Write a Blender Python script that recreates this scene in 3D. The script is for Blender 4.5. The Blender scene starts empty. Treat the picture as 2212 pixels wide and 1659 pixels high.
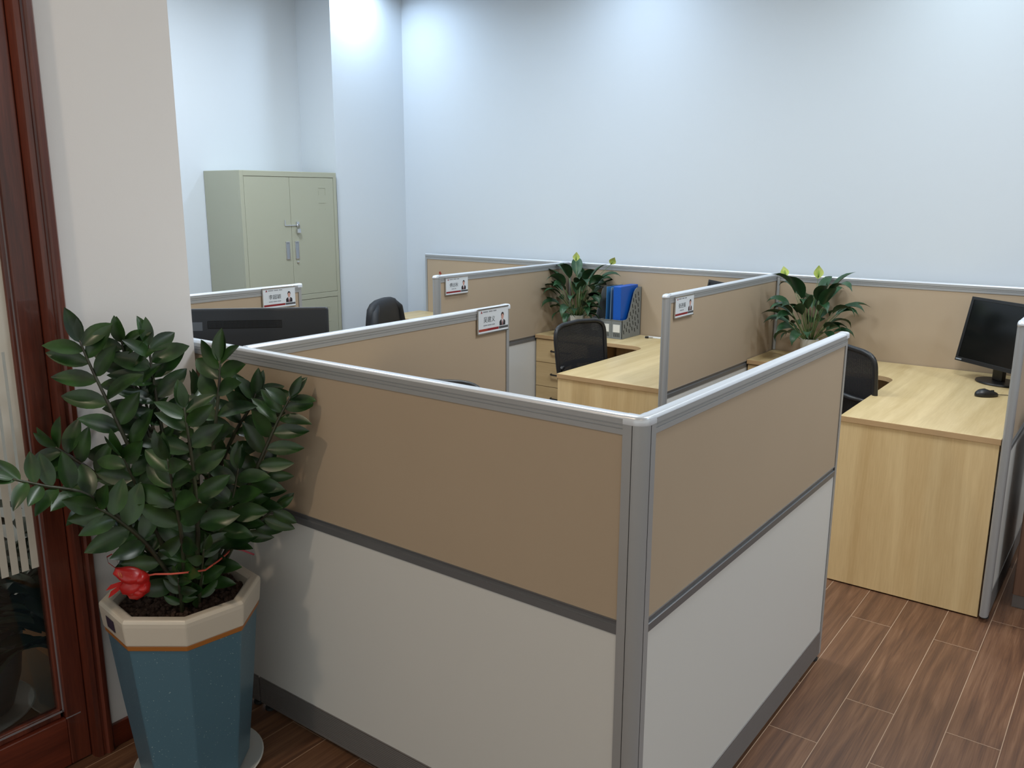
import bpy, math, random
from math import sin, cos, pi, radians
from mathutils import Vector, Matrix

SC = bpy.context.scene
COL = SC.collection

# ------------------------------------------------------------------ camera
def make_camera():
    O = Vector((0.8032, -1.5178, 1.6433))
    y, p, r, f = -0.6434, -0.2179, 0.0031, 1836.14
    F = Vector((sin(y)*cos(p), cos(y)*cos(p), sin(p)))
    R0 = Vector((cos(y), -sin(y), 0)); U0 = R0.cross(F)
    R = R0*cos(r) + U0*sin(r); U = -R0*sin(r) + U0*cos(r)
    cd = bpy.data.cameras.new('camera'); c = bpy.data.objects.new('camera', cd); COL.objects.link(c)
    cd.sensor_fit = 'HORIZONTAL'; cd.sensor_width = 36.0; cd.lens = f/2212*36.0
    cd.clip_start = 0.05; cd.clip_end = 100
    c.matrix_world = Matrix(((R.x, U.x, -F.x, O.x), (R.y, U.y, -F.y, O.y), (R.z, U.z, -F.z, O.z), (0, 0, 0, 1)))
    SC.camera = c
make_camera()

# ------------------------------------------------------------------ world, exposure, lights
w = bpy.data.worlds.new('world'); SC.world = w; w.use_nodes = True
w.node_tree.nodes['Background'].inputs[0].default_value = (0.97, 1.0, 0.96, 1)
w.node_tree.nodes['Background'].inputs[1].default_value = 0.83
SC.view_settings.view_transform = 'Standard'; SC.view_settings.look = 'None'
SC.view_settings.gamma = 1.0; SC.view_settings.exposure = 0.0
SC.view_settings.use_curve_mapping = False

CEIL = 3.25
def lamp(x, y, power, size=0.14, spread=150, col=(0.86, 0.94, 1.0), z=CEIL-0.03):
    ld = bpy.data.lights.new('downlight_or_fill', 'AREA'); ld.shape = 'DISK'; ld.size = size
    ld.energy = power; ld.color = col; ld.spread = radians(spread)
    o = bpy.data.objects.new('downlight_or_fill', ld); COL.objects.link(o); o.location = (x, y, z)
    return o
LIGHTS = [  # x, y, watts, size, spread, colour
    (-3.84, 3.02, 9.8, .12, 150, (.67, .83, 1)), (-1.93, 3.02, 8.0, .12, 150, (.66, .82, 1)), (-0.02, 3.02, 7.8, .12, 150, (.77, .92, 1)), (1.85, 3.02, 11.7, .12, 150, (.93, .98, 1)),
    (-3.2, 1.35, 43, .5, 170, (.86, .94, 1)), (-1.5, 1.6, 25, .5, 170, (.92, .99, 1)), (0.4, 1.6, 36, .5, 170, (.95, .98, 1)), (2.2, 1.4, 20, .5, 170, (.70, .85, 1)),
    (-0.95, -1.7, 15, .12, 170, (1, .80, .60)), (2.2, -2.2, 9, .3, 170, (1, .80, .55)),
]
for a in LIGHTS: lamp(*a)
lamp(-3.0, -1.3, 12, .5, 170, (1.0, .95, .88))  # unseen fill lamp, added in the hall to brighten the frosted film

# ------------------------------------------------------------------ materials
def lin(c):
    return tuple(((v/255)/12.92 if v/255 <= .04045 else ((v/255+.055)/1.055)**2.4) for v in c) + (1,)
def new_mat(name):
    m = bpy.data.materials.new(name); m.use_nodes = True
    return m, m.node_tree, m.node_tree.nodes['Principled BSDF']
def plain(name, rgb, rough=.5, metal=0, bump=0, bscale=400, coat=0, spec=.5, alpha=1, vary=0):
    m, nt, b = new_mat(name)
    b.inputs['Base Color'].default_value = lin(rgb); b.inputs['Roughness'].default_value = rough
    b.inputs['Metallic'].default_value = metal; b.inputs['Coat Weight'].default_value = coat
    b.inputs['Specular IOR Level'].default_value = spec; b.inputs['Alpha'].default_value = alpha
    tc = nt.nodes.new('ShaderNodeTexCoord')
    n = nt.nodes.new('ShaderNodeTexNoise'); n.inputs['Scale'].default_value = bscale
    nt.links.new(tc.outputs['Object'], n.inputs['Vector'])
    if bump:
        bp = nt.nodes.new('ShaderNodeBump'); bp.inputs['Strength'].default_value = bump; bp.inputs['Distance'].default_value = .002
        nt.links.new(n.outputs['Fac'], bp.inputs['Height']); nt.links.new(bp.outputs['Normal'], b.inputs['Normal'])
    if vary:
        mx = nt.nodes.new('ShaderNodeMix'); mx.data_type = 'RGBA'
        c = lin(rgb); mx.inputs[6].default_value = tuple(v*(1-vary) for v in c[:3])+(1,); mx.inputs[7].default_value = tuple(min(1, v*(1+vary)) for v in c[:3])+(1,)
        nt.links.new(n.outputs['Fac'], mx.inputs[0]); nt.links.new(mx.outputs[2], b.inputs['Base Color'])
    return m
def wood(name, c1, c2, axis, rough=.4, scale=1.0, coat=0, ring=6.0):
    """grain running along the given object axis"""
    m, nt, b = new_mat(name); L = nt.links.new
    tc = nt.nodes.new('ShaderNodeTexCoord'); mp = nt.nodes.new('ShaderNodeMapping')
    s = [9*scale]*3; s['xyz'.index(axis)] = .55*scale; mp.inputs['Scale'].default_value = s
    L(tc.outputs['Object'], mp.inputs['Vector'])
    n1 = nt.nodes.new('ShaderNodeTexNoise'); n1.inputs['Scale'].default_value = 1.6; n1.inputs['Detail'].default_value = 8; n1.inputs['Distortion'].default_value = .6
    n2 = nt.nodes.new('ShaderNodeTexNoise'); n2.inputs['Scale'].default_value = ring*3; n2.inputs['Detail'].default_value = 4
    L(mp.outputs[0], n1.inputs['Vector']); L(mp.outputs[0], n2.inputs['Vector'])
    mm = nt.nodes.new('ShaderNodeMath'); mm.operation = 'MULTIPLY_ADD'; mm.inputs[1].default_value = .35
    L(n2.outputs['Fac'], mm.inputs[0]); L(n1.outputs['Fac'], mm.inputs[2])
    cr = nt.nodes.new('ShaderNodeValToRGB'); cr.color_ramp.elements[0].position = .48; cr.color_ramp.elements[1].position = .86
    cr.color_ramp.elements[0].color = lin(c1); cr.color_ramp.elements[1].color = lin(c2)
    L(mm.outputs[0], cr.inputs['Fac']); L(cr.outputs['Color'], b.inputs['Base Color'])
    b.inputs['Roughness'].default_value = rough; b.inputs['Coat Weight'].default_value = coat
    return m
def floor_mat():
    m, nt, b = new_mat('floor_planks'); L = nt.links.new
    tc = nt.nodes.new('ShaderNodeTexCoord'); sp = nt.nodes.new('ShaderNodeSeparateXYZ'); L(tc.outputs['Object'], sp.inputs[0])
    ax = nt.nodes.new('ShaderNodeMath'); ax.operation = 'ADD'; ax.inputs[1].default_value = 20*.1525-.168+.0008; L(sp.outputs['X'], ax.inputs[0])
    ay = nt.nodes.new('ShaderNodeMath'); ay.operation = 'ADD'; ay.inputs[1].default_value = 10*.9035; L(sp.outputs['Y'], ay.inputs[0])
    cb = nt.nodes.new('ShaderNodeCombineXYZ'); L(ay.outputs[0], cb.inputs['X']); L(ax.outputs[0], cb.inputs['Y'])
    br = nt.nodes.new('ShaderNodeTexBrick'); br.offset = .667; br.offset_frequency = 2; br.squash = 1
    br.inputs['Scale'].default_value = 1; br.inputs['Mortar Size'].default_value = .0011; br.inputs['Mortar Smooth'].default_value = .2
    br.inputs['Brick Width'].default_value = .9035; br.inputs['Row Height'].default_value = .1525; br.inputs['Bias'].default_value = 0
    br.inputs['Color1'].default_value = (0, 0, 0, 1); br.inputs['Color2'].default_value = (1, 1, 1, 1)
    L(cb.outputs[0], br.inputs['Vector'])
    # per-plank shift of the grain
    sh = nt.nodes.new('ShaderNodeVectorMath'); sh.operation = 'SCALE'; sh.inputs['Scale'].default_value = 7.3
    L(br.outputs['Color'], sh.inputs[0])
    mp = nt.nodes.new('ShaderNodeMapping'); mp.inputs['Scale'].default_value = (.75, 11, 1); L(cb.outputs[0], mp.inputs['Vector'])
    ad = nt.nodes.new('ShaderNodeVectorMath'); L(mp.outputs[0], ad.inputs[0]); L(sh.outputs[0], ad.inputs[1])
    n1 = nt.nodes.new('ShaderNodeTexNoise'); n1.inputs['Scale'].default_value = 1.2; n1.inputs['Detail'].default_value = 7; n1.inputs['Distortion'].default_value = 2.6
    n2 = nt.nodes.new('ShaderNodeTexNoise'); n2.inputs['Scale'].default_value = 9; n2.inputs['Detail'].default_value = 8; n2.inputs['Distortion'].default_value = .4
    L(ad.outputs[0], n1.inputs['Vector'])
    mp2 = nt.nodes.new('ShaderNodeMapping'); mp2.inputs['Scale'].default_value = (1.1, 3.2, 1); L(ad.outputs[0], mp2.inputs['Vector']); L(mp2.outputs[0], n2.inputs['Vector'])
    mm = nt.nodes.new('ShaderNodeMath'); mm.operation = 'MULTIPLY_ADD'; mm.inputs[1].default_value = .55; L(n2.outputs['Fac'], mm.inputs[0]); L(n1.outputs['Fac'], mm.inputs[2])
    cr = nt.nodes.new('ShaderNodeValToRGB'); e = cr.color_ramp.elements
    e[0].position = .50; e[0].color = lin((78, 53, 39)); e[1].position = 1.0; e[1].color = lin((124, 91, 68))
    k = e.new(.70); k.color = lin((96, 67, 49)); k = e.new(.80); k.color = lin((106, 74, 53))
    L(mm.outputs[0], cr.inputs['Fac'])
    mx = nt.nodes.new('ShaderNodeMix'); mx.data_type = 'RGBA'; mx.inputs[7].default_value = lin((176, 150, 126))
    L(cr.outputs['Color'], mx.inputs[6]); L(br.outputs['Fac'], mx.inputs[0]); L(mx.outputs[2], b.inputs['Base Color'])
    b.inputs['Roughness'].default_value = .42
    bp = nt.nodes.new('ShaderNodeBump'); bp.inputs['Strength'].default_value = .15; bp.inputs['Distance'].default_value = .001
    L(mm.outputs[0], bp.inputs['Height']); L(bp.outputs['Normal'], b.inputs['Normal'])
    return m
def leaf_mat(name, c1, c2, rough=.3, scale=14, coat=.3):
    m, nt, b = new_mat(name); L = nt.links.new
    tc = nt.nodes.new('ShaderNodeTexCoord'); n = nt.nodes.new('ShaderNodeTexNoise'); n.inputs['Scale'].default_value = scale; n.inputs['Detail'].default_value = 3
    L(tc.outputs['Object'], n.inputs['Vector'])
    cr = nt.nodes.new('ShaderNodeValToRGB'); cr.color_ramp.elements[0].position = .35; cr.color_ramp.elements[1].position = .7
    cr.color_ramp.elements[0].color = lin(c1); cr.color_ramp.elements[1].color = lin(c2)
    L(n.outputs['Fac'], cr.inputs['Fac']); L(cr.outputs['Color'], b.inputs['Base Color'])
    b.inputs['Roughness'].default_value = rough; b.inputs['Coat Weight'].default_value = coat; b.inputs['Coat Roughness'].default_value = .25
    return m
def speckle_mat(name, c1, c2, scale, pos):
    m, nt, b = new_mat(name); L = nt.links.new
    tc = nt.nodes.new('ShaderNodeTexCoord'); n = nt.nodes.new('ShaderNodeTexNoise'); n.inputs['Scale'].default_value = scale; n.inputs['Detail'].default_value = 2
    L(tc.outputs['Object'], n.inputs['Vector'])
    cr = nt.nodes.new('ShaderNodeValToRGB'); cr.color_ramp.elements[0].position = pos; cr.color_ramp.elements[1].position = pos+.06
    cr.color_ramp.elements[0].color = lin(c1); cr.color_ramp.elements[1].color = lin(c2)
    L(n.outputs['Fac'], cr.inputs['Fac']); L(cr.outputs['Color'], b.inputs['Base Color']); b.inputs['Roughness'].default_value = .28
    return m
def glass_mat():
    m, nt, b = new_mat('door_glass'); nt.nodes.remove(b)
    out = nt.nodes['Material Output']; t = nt.nodes.new('ShaderNodeBsdfTransparent'); g = nt.nodes.new('ShaderNodeBsdfGlossy'); g.inputs['Roughness'].default_value = .02
    t.inputs['Color'].default_value = (.9, .93, .92, 1)
    fr = nt.nodes.new('ShaderNodeFresnel'); fr.inputs['IOR'].default_value = 1.5; mx = nt.nodes.new('ShaderNodeMixShader')
    nt.links.new(fr.outputs[0], mx.inputs[0]); nt.links.new(t.outputs[0], mx.inputs[1]); nt.links.new(g.outputs[0], mx.inputs[2]); nt.links.new(mx.outputs[0], out.inputs['Surface'])
    return m
def mesh_mat(name, rgb, cell, thr):
    """woven chair mesh: opaque threads with small see-through holes"""
    m, nt, b = new_mat(name); L = nt.links.new
    b.inputs['Base Color'].default_value = lin(rgb); b.inputs['Roughness'].default_value = .7
    tc = nt.nodes.new('ShaderNodeTexCoord'); sp = nt.nodes.new('ShaderNodeSeparateXYZ'); L(tc.outputs['Object'], sp.inputs[0])
    outs = []
    for a in ('Y', 'Z'):
        q = nt.nodes.new('ShaderNodeMath'); q.operation = 'MULTIPLY'; q.inputs[1].default_value = 1/cell; L(sp.outputs[a], q.inputs[0])
        f = nt.nodes.new('ShaderNodeMath'); f.operation = 'FRACT'; L(q.outputs[0], f.inputs[0])
        g = nt.nodes.new('ShaderNodeMath'); g.operation = 'GREATER_THAN'; g.inputs[1].default_value = thr; L(f.outputs[0], g.inputs[0]); outs.append(g)
    mu = nt.nodes.new('ShaderNodeMath'); mu.operation = 'MULTIPLY'; L(outs[0].outputs[0], mu.inputs[0]); L(outs[1].outputs[0], mu.inputs[1])
    iv = nt.nodes.new('ShaderNodeMath'); iv.operation = 'SUBTRACT'; iv.inputs[0].default_value = 1; L(mu.outputs[0], iv.inputs[1]); L(iv.outputs[0], b.inputs['Alpha'])
    return m

M = dict(
    wall=plain('wall_paint', (204, 212, 220), .85, bump=.05, bscale=300, spec=.2),
    wall_warm=plain('wall_paint_hall', (232, 231, 231), .8, bump=.05, bscale=300, spec=.2),
    ceiling=plain('ceiling_paint', (235, 236, 236), .9, spec=.1),
    floor=floor_mat(),
    alu_toplit=plain('toplit_aluminium', (214, 219, 226), .30, .35),  # same metal as the rails, overhead glare put into a lighter colour
    alu=plain('satin_aluminium', (166, 168, 170), .38, .30, bump=.02, bscale=600),
    alu_dark=plain('grooved_aluminium', (122, 124, 127), .4, .5),
    plinth=plain('plinth_aluminium', (128, 125, 124), .45, .5),
    beige=plain('beige_board', (175, 157, 135), .55, vary=.03, bscale=3, spec=.35),
    white=plain('white_board', (210, 210, 207), .45, spec=.4),
    black=plain('black_plastic', (26, 27, 30), .4),
    black_soft=plain('black_matt', (20, 21, 24), .75),
    hole=plain('dark_slot', (10, 10, 10), .9),
    foot=plain('glide_rubber', (40, 46, 48), .6),
    maple_y=wood('maple_top', (186, 163, 116), (208, 187, 143), 'y', .38),
    maple_x=wood('maple_drawer', (200, 172, 126), (219, 193, 147), 'x', .42),
    maple_z=wood('maple_panel', (214, 184, 133), (234, 208, 158), 'z', .42),
    maple_edge=plain('maple_edge_band', (196, 164, 122), .45, vary=.03, bscale=20),
    brown_board=wood('brown_board', (92, 66, 52), (120, 88, 70), 'z', .45),
    mahogany=wood('mahogany', (62, 26, 17), (106, 50, 34), 'z', .34, 1.6, .25),
    mahogany_y=wood('mahogany_rail', (76, 29, 17), (116, 50, 31), 'y', .34, 1.6, .25),
    sealant=plain('grey_sealant', (128, 122, 126), .5),
    glass=glass_mat(),
    film=plain('frosted_film', (205, 201, 190), .7, spec=.2),
    steel_green=plain('grey_green_enamel', (166, 168, 151), .42, spec=.4, vary=.015, bscale=4),
    chrome=plain('chrome', (200, 202, 205), .2, .9),
    pull=plain('pull_grey', (150, 158, 168), .35, .3),
    screen=plain('screen_glass', (12, 13, 15), .16),
    bezel=plain('bezel_plastic', (28, 29, 32), .35),
    slate=plain('aio_plastic', (33, 37, 43), .42, bump=.05, bscale=900),
    blue_pot=speckle_mat('blue_speckled_glaze', (78, 112, 129), (170, 190, 192), 190, .69),
    cream=plain('cream_glaze', (206, 198, 184), .3, coat=.3),
    orange=plain('ochre_band', (166, 104, 46), .4),
    sticker=plain('purple_sticker', (52, 40, 62), .5, vary=.3, bscale=200),
    soil=plain('lava_pebbles', (62, 46, 38), .9, vary=.6, bscale=60),
    zz=leaf_mat('glossy_leaf', (13, 40, 13), (46, 82, 32), .38, 14, .12),
    zz_stem=leaf_mat('plant_stem', (40, 38, 28), (62, 70, 46), .5),
    zz_far=leaf_mat('dark_leaf', (18, 34, 22), (30, 52, 32), .5),  # darker green leaves of the hall plant
    lily=leaf_mat('lily_leaf', (18, 50, 24), (42, 80, 46), .45, 10, .05),
    lily_stem=leaf_mat('lily_stem', (70, 92, 48), (96, 116, 66), .5),
    spathe=leaf_mat('lily_spathe', (176, 196, 92), (214, 222, 140), .5, 30, 0),
    spadix=plain('lily_spadix', (120, 150, 60), .7),
    pot_white=plain('white_ceramic', (214, 214, 208), .25, coat=.3),
    pot_grey=plain('slate_glaze', (70, 80, 88), .35),
    saucer=plain('white_saucer', (196, 200, 200), .35),
    red=plain('red_ribbon', (188, 28, 26), .35, spec=.6),
    red_gold=plain('gold_print', (214, 130, 50), .35, .3),
    cord=plain('red_cord', (206, 90, 74), .6),
    pink=plain('pink_cord', (206, 96, 110), .6),
    box_grey=plain('file_grey', (122, 127, 128), .5),
    box_dark=plain('file_grey_inner', (96, 100, 104), .6),
    blue=plain('blue_folder', (12, 84, 178), .4),
    blue2=plain('blue_sleeve', (60, 120, 178), .35),
    blue3=plain('pale_blue_sleeve', (120, 150, 172), .3),
    paper=plain('white_paper', (222, 222, 218), .6),
    card=plain('nameplate_card', (214, 220, 226), .35),
    ink=plain('ink', (56, 62, 68), .6),
    ink2=plain('light_ink', (128, 132, 138), .6),
    ink_red=plain('ink_red', (142, 60, 70), .6),
    stripe_red=plain('stripe_red', (134, 30, 36), .4),
    stripe_orange=plain('stripe_orange', (158, 62, 48), .4),
    stripe_grey=plain('stripe_grey', (78, 80, 84), .4),
    skin=plain('portrait_skin', (196, 150, 138), .6),
    hair=plain('portrait_hair', (34, 26, 28), .6),
    suit=plain('portrait_suit', (34, 28, 34), .6),
    suit_brown=plain('portrait_suit_brown', (68, 50, 48), .6),
    shirt=plain('portrait_shirt', (206, 196, 200), .6),
    tie=plain('portrait_tie', (140, 66, 72), .6),
    decal=plain('red_decal', (150, 62, 48), .6),
    decal_line=plain('brown_decal', (120, 100, 84), .6),
    jacket=plain('black_cloth', (22, 25, 31), .62, bump=.2, bscale=60),
    chair_mesh=mesh_mat('chair_mesh', (20, 22, 27), .006, .84),
    tan_tile=plain('hall_tile', (168, 138, 104), .45, vary=.08, bscale=6),
    tan_wood=plain('hall_skirting', (168, 116, 70), .5),
)

# ------------------------------------------------------------------ mesh helpers
class MB:
    def __init__(s): s.v = []; s.f = []; s.m = []; s.cur = 0; s.T = None
    def add(s, vs, fs):
        n = len(s.v)
        for v in vs:
            v = Vector(v); s.v.append(tuple(s.T @ v) if s.T else tuple(v))
        for f in fs: s.f.append([i+n for i in f]); s.m.append(s.cur)
        return s
    def box(s, x0, x1, y0, y1, z0, z1):
        return s.add([(x0, y0, z0), (x1, y0, z0), (x1, y1, z0), (x0, y1, z0), (x0, y0, z1), (x1, y0, z1), (x1, y1, z1), (x0, y1, z1)],
                     [(0, 3, 2, 1), (4, 5, 6, 7), (0, 1, 5, 4), (1, 2, 6, 5), (2, 3, 7, 6), (3, 0, 4, 7)])
    def prism(s, poly, a, b, axis='z'):
        """poly: 2d outline counter-clockwise, extruded along axis from a to b"""
        n = len(poly)
        def P(p, t): return {'z': (p[0], p[1], t), 'x': (t, p[0], p[1]), 'y': (p[0], t, p[1])}[axis]
        vs = [P(p, a) for p in poly] + [P(p, b) for p in poly]
        fs = [tuple(range(n-1, -1, -1)), tuple(range(n, 2*n))] + [(i, (i+1) % n, n+(i+1) % n, n+i) for i in range(n)]
        if axis == 'y': fs = [tuple(reversed(f)) for f in fs]
        return s.add(vs, fs)
    def tube(s, pts, r, k=8, cap=True):
        pts = [Vector(p) for p in pts]; n = len(pts)
        rs = r if isinstance(r, (list, tuple)) else [r]*n
        t0 = (pts[1]-pts[0]).normalized(); u = t0.orthogonal().normalized(); vs = []
        for i, p in enumerate(pts):
            t = (pts[min(i+1, n-1)]-pts[max(i-1, 0)]).normalized()
            u = (u - t*u.dot(t)); u = u.normalized() if u.length > 1e-6 else t.orthogonal().normalized(); w_ = t.cross(u)
            vs += [p + (u*cos(2*pi*j/k) + w_*sin(2*pi*j/k))*rs[i] for j in range(k)]
        fs = [(i*k+j, i*k+(j+1) % k, (i+1)*k+(j+1) % k, (i+1)*k+j) for i in range(n-1) for j in range(k)]
        if cap: fs += [tuple(range(k-1, -1, -1)), tuple(range((n-1)*k, n*k))]
        return s.add(vs, fs)
    def loft(s, rings, cap0=True, cap1=True):
        k = len(rings[0]); vs = [p for r in rings for p in r]
        fs = [(i*k+j, i*k+(j+1) % k, (i+1)*k+(j+1) % k, (i+1)*k+j) for i in range(len(rings)-1) for j in range(k)]
        if cap0: fs.append(tuple(range(k-1, -1, -1)))
        if cap1: fs.append(tuple(range((len(rings)-1)*k, len(rings)*k)))
        return s.add(vs, fs)
    def lathe(s, prof, c=(0, 0), k=32, a0=0, cap0=True, cap1=True):
        return s.loft([[(c[0]+r*cos(a0+2*pi*j/k), c[1]+r*sin(a0+2*pi*j/k), z) for j in range(k)] for r, z in prof], cap0, cap1)
    def strip(s, spine, half, up, fold=.25):
        """leaf blade: spine points, half widths, up vectors; three verts across"""
        vs = []; n = len(spine)
        for i, p in enumerate(spine):
            t = (spine[min(i+1, n-1)]-spine[max(i-1, 0)]).normalized(); sd = t.cross(up[i]).normalized(); un = sd.cross(t).normalized()
            h = half[i]
            vs += [p - sd*h + un*h*fold, p - sd*h*.5 + un*h*fold*.3, p, p + sd*h*.5 + un*h*fold*.3, p + sd*h + un*h*fold]
        fs = [(i*5+j, i*5+j+1, (i+1)*5+j+1, (i+1)*5+j) for i in range(n-1) for j in range(4)]
        return s.add(vs, fs)
    def build(s, name, mats, parent=None, smooth=False, bevel=0, seg=2, loc=None):
        me = bpy.data.meshes.new(name); me.from_pydata(s.v, [], s.f); me.validate()
        o = bpy.data.objects.new(name, me); COL.objects.link(o)
        for m in (mats if isinstance(mats, (list, tuple)) else [mats]): me.materials.append(M[m] if isinstance(m, str) else m)
        for p, k in zip(me.polygons, s.m): p.material_index = k
        if smooth:
            for p in me.polygons: p.use_smooth = True
        if smooth == 'auto':
            md = o.modifiers.new('edge', 'EDGE_SPLIT'); md.split_angle = radians(38)
        if bevel:
            md = o.modifiers.new('bevel', 'BEVEL'); md.width = bevel; md.segments = seg; md.limit_method = 'ANGLE'; md.angle_limit = radians(40)
        if parent: o.parent = parent
        if loc: o.location = loc
        return o
def thing(name, label, cat, loc=(0, 0, 0), rz=0, group=None):
    o = bpy.data.objects.new(name, None); COL.objects.link(o); o.empty_display_size = .1
    o.location = loc; o.rotation_euler = (0, 0, rz); o['label'] = label; o['category'] = cat
    if group: o['group'] = group
    return o
def tag(o, label, cat, group=None):
    o['label'] = label; o['category'] = cat
    if group: o['group'] = group
    return o
def struct(o): o['kind'] = 'structure'; return o
def dup(root, loc, rz, label, group=None, name=None):
    r = root.copy(); COL.objects.link(r); r.location = loc; r.rotation_euler = (0, 0, rz); r['label'] = label
    if group: r['group'] = group
    kids = [c for c in bpy.data.objects if c.parent == root]
    for ch in kids:
        c = ch.copy(); COL.objects.link(c); c.parent = r
        for g in [g for g in bpy.data.objects if g.parent == ch]:
            d = g.copy(); COL.objects.link(d); d.parent = c
    return r
B = lambda *a: MB().box(*a)

# ------------------------------------------------------------------ the room
XN, XL, XC, YC, YW = -1.546, -4.43, -4.06, 2.82, 3.54
struct(MB().box(-6, 6, -5, 4, -.1, 0).build('floor', 'floor'))
struct(MB().box(-6, 6, -5, 4, CEIL, CEIL+.1).build('ceiling', 'ceiling'))
struct(B(XC, 6, YW, YW+.2, 0, CEIL).build('wall_back', 'wall'))
struct(B(XL-.2, XL, -.03, YW+.2, 0, CEIL).build('wall_left', 'wall'))
struct(B(XL, XC, YC, YW+.2, 0, CEIL).build('wall_corner', 'wall'))
struct(MB().box(XN-.16, XN, -.414, -.03, 0, CEIL).box(XN-.16, XN, -1.55, -.414, 2.72, CEIL).box(XN-.16, XN, -5, -1.55, 0, CEIL).build('wall_near', 'wall_warm'))
struct(B(XL-.2, XN-.16, -.27, -.03, 0, CEIL).build('wall_hall', 'wall_warm'))
struct(B(-5.2, XL-.2, -5, -.03, 0, CEIL).build('wall_far_hall', 'wall_warm'))
struct(B(XN, XN+.014, -.414, -.03, 0, .075).build('baseboard_near', 'mahogany_y', bevel=.003))
struct(B(XL, XN-.16, -.286, -.27, 0, .10).build('baseboard_hall', 'tan_wood', bevel=.003))
struct(B(XL, XN-.17, -5, -.27, 0.0, .003).build('floor_hall', 'tan_tile'))

# ------------------------------------------------------------------ wooden glazed door
def door():
    d = bpy.data.objects.new('door_1', None); COL.objects.link(d); struct(d); d.location = (XN, -.95, 0)
    ox, oy = -XN, .95   # local coordinates: world minus location
    y1, y0 = -.414, -1.55
    # casing with moulded profile, jamb on the right as seen from inside
    prof = [(y1, -.002), (y1, .018), (y1-.006, .026), (y1-.020, .028), (y1-.026, .020), (y1-.032, .020), (y1-.037, .024), (y1-.050, .022), (y1-.056, .006), (y1-.056, -.03), (y1-.001, -.03)]
    c = MB(); c.prism([(p[1], p[0]+oy) for p in prof][::-1], 0, 2.72)
    c.build('door_casing', 'mahogany', d, smooth='auto')
    B(-.03, .022, y0+oy, y1+oy-.056, 2.62, 2.72).build('door_casing', 'mahogany_y', d, bevel=.004)
    B(-.03, .022, y0+oy, y0+oy+.056, 0, 2.62).build('door_casing', 'mahogany', d, bevel=.004)
    # leaf: stile, far stile, rails
    ya, yb = y1-.058, y1-.116
    leaf = MB().box(-.045, -.006, yb+oy, ya+oy, .004, 2.615).box(-.045, -.006, y0+oy+.058, y0+oy+.18, .004, 2.615)
    leaf.build('door_stile', 'mahogany', d, bevel=.003)
    MB().box(-.045, -.006, y0+oy+.18, yb+oy, .004, .155).box(-.045, -.006, y0+oy+.18, yb+oy, 2.5, 2.615).build('door_rail', 'mahogany_y', d, bevel=.003)
    # glazing bead
    MB().box(-.045, -.020, yb+oy-.014, yb+oy, .155, 2.5).box(-.045, -.020, y0+oy+.18, yb+oy, .155, .185).build('glazing_bead', 'mahogany', d, bevel=.004)
    MB().box(-.0225, -.0190, yb+oy-.004, yb+oy+.001, .172, 2.5).box(-.0225, -.0190, y0+oy+.18, yb+oy-.002, .172, .178).box(-.007, -.0055, yb+oy-.002, yb+oy+.04, .1535, .157).build('sealant_line', 'sealant', d)
    g = B(-.036, -.031, y0+oy+.18, yb+oy-.008, .16, 2.5).build('glass_pane', 'glass', d)
    f = MB(); rnd = random.Random(5); k = 0; y = yb-.014
    while y > y0+.2:
        f.box(-.0306, -.0298, y+oy-.0185, y+oy, .628, 2.5)
        top = [1.22, 1.13, 1.07, 1.16, 1.24][k % 5]+rnd.uniform(-.02, .02)
        if k: f.box(-.0306, -.0299, y+oy, y+oy+.0085, top+.10, 2.5)
        y -= .0262; k += 1
    # stepped silhouette beside the stile
    f.box(-.0306, -.0298, yb+oy-.014, yb+oy-.006, 1.52, 2.5).box(-.0306, -.0298, yb+oy-.014, yb+oy-.006, 1.29, 1.33)
    f.build('frosted_film', 'film', g)
door()

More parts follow.
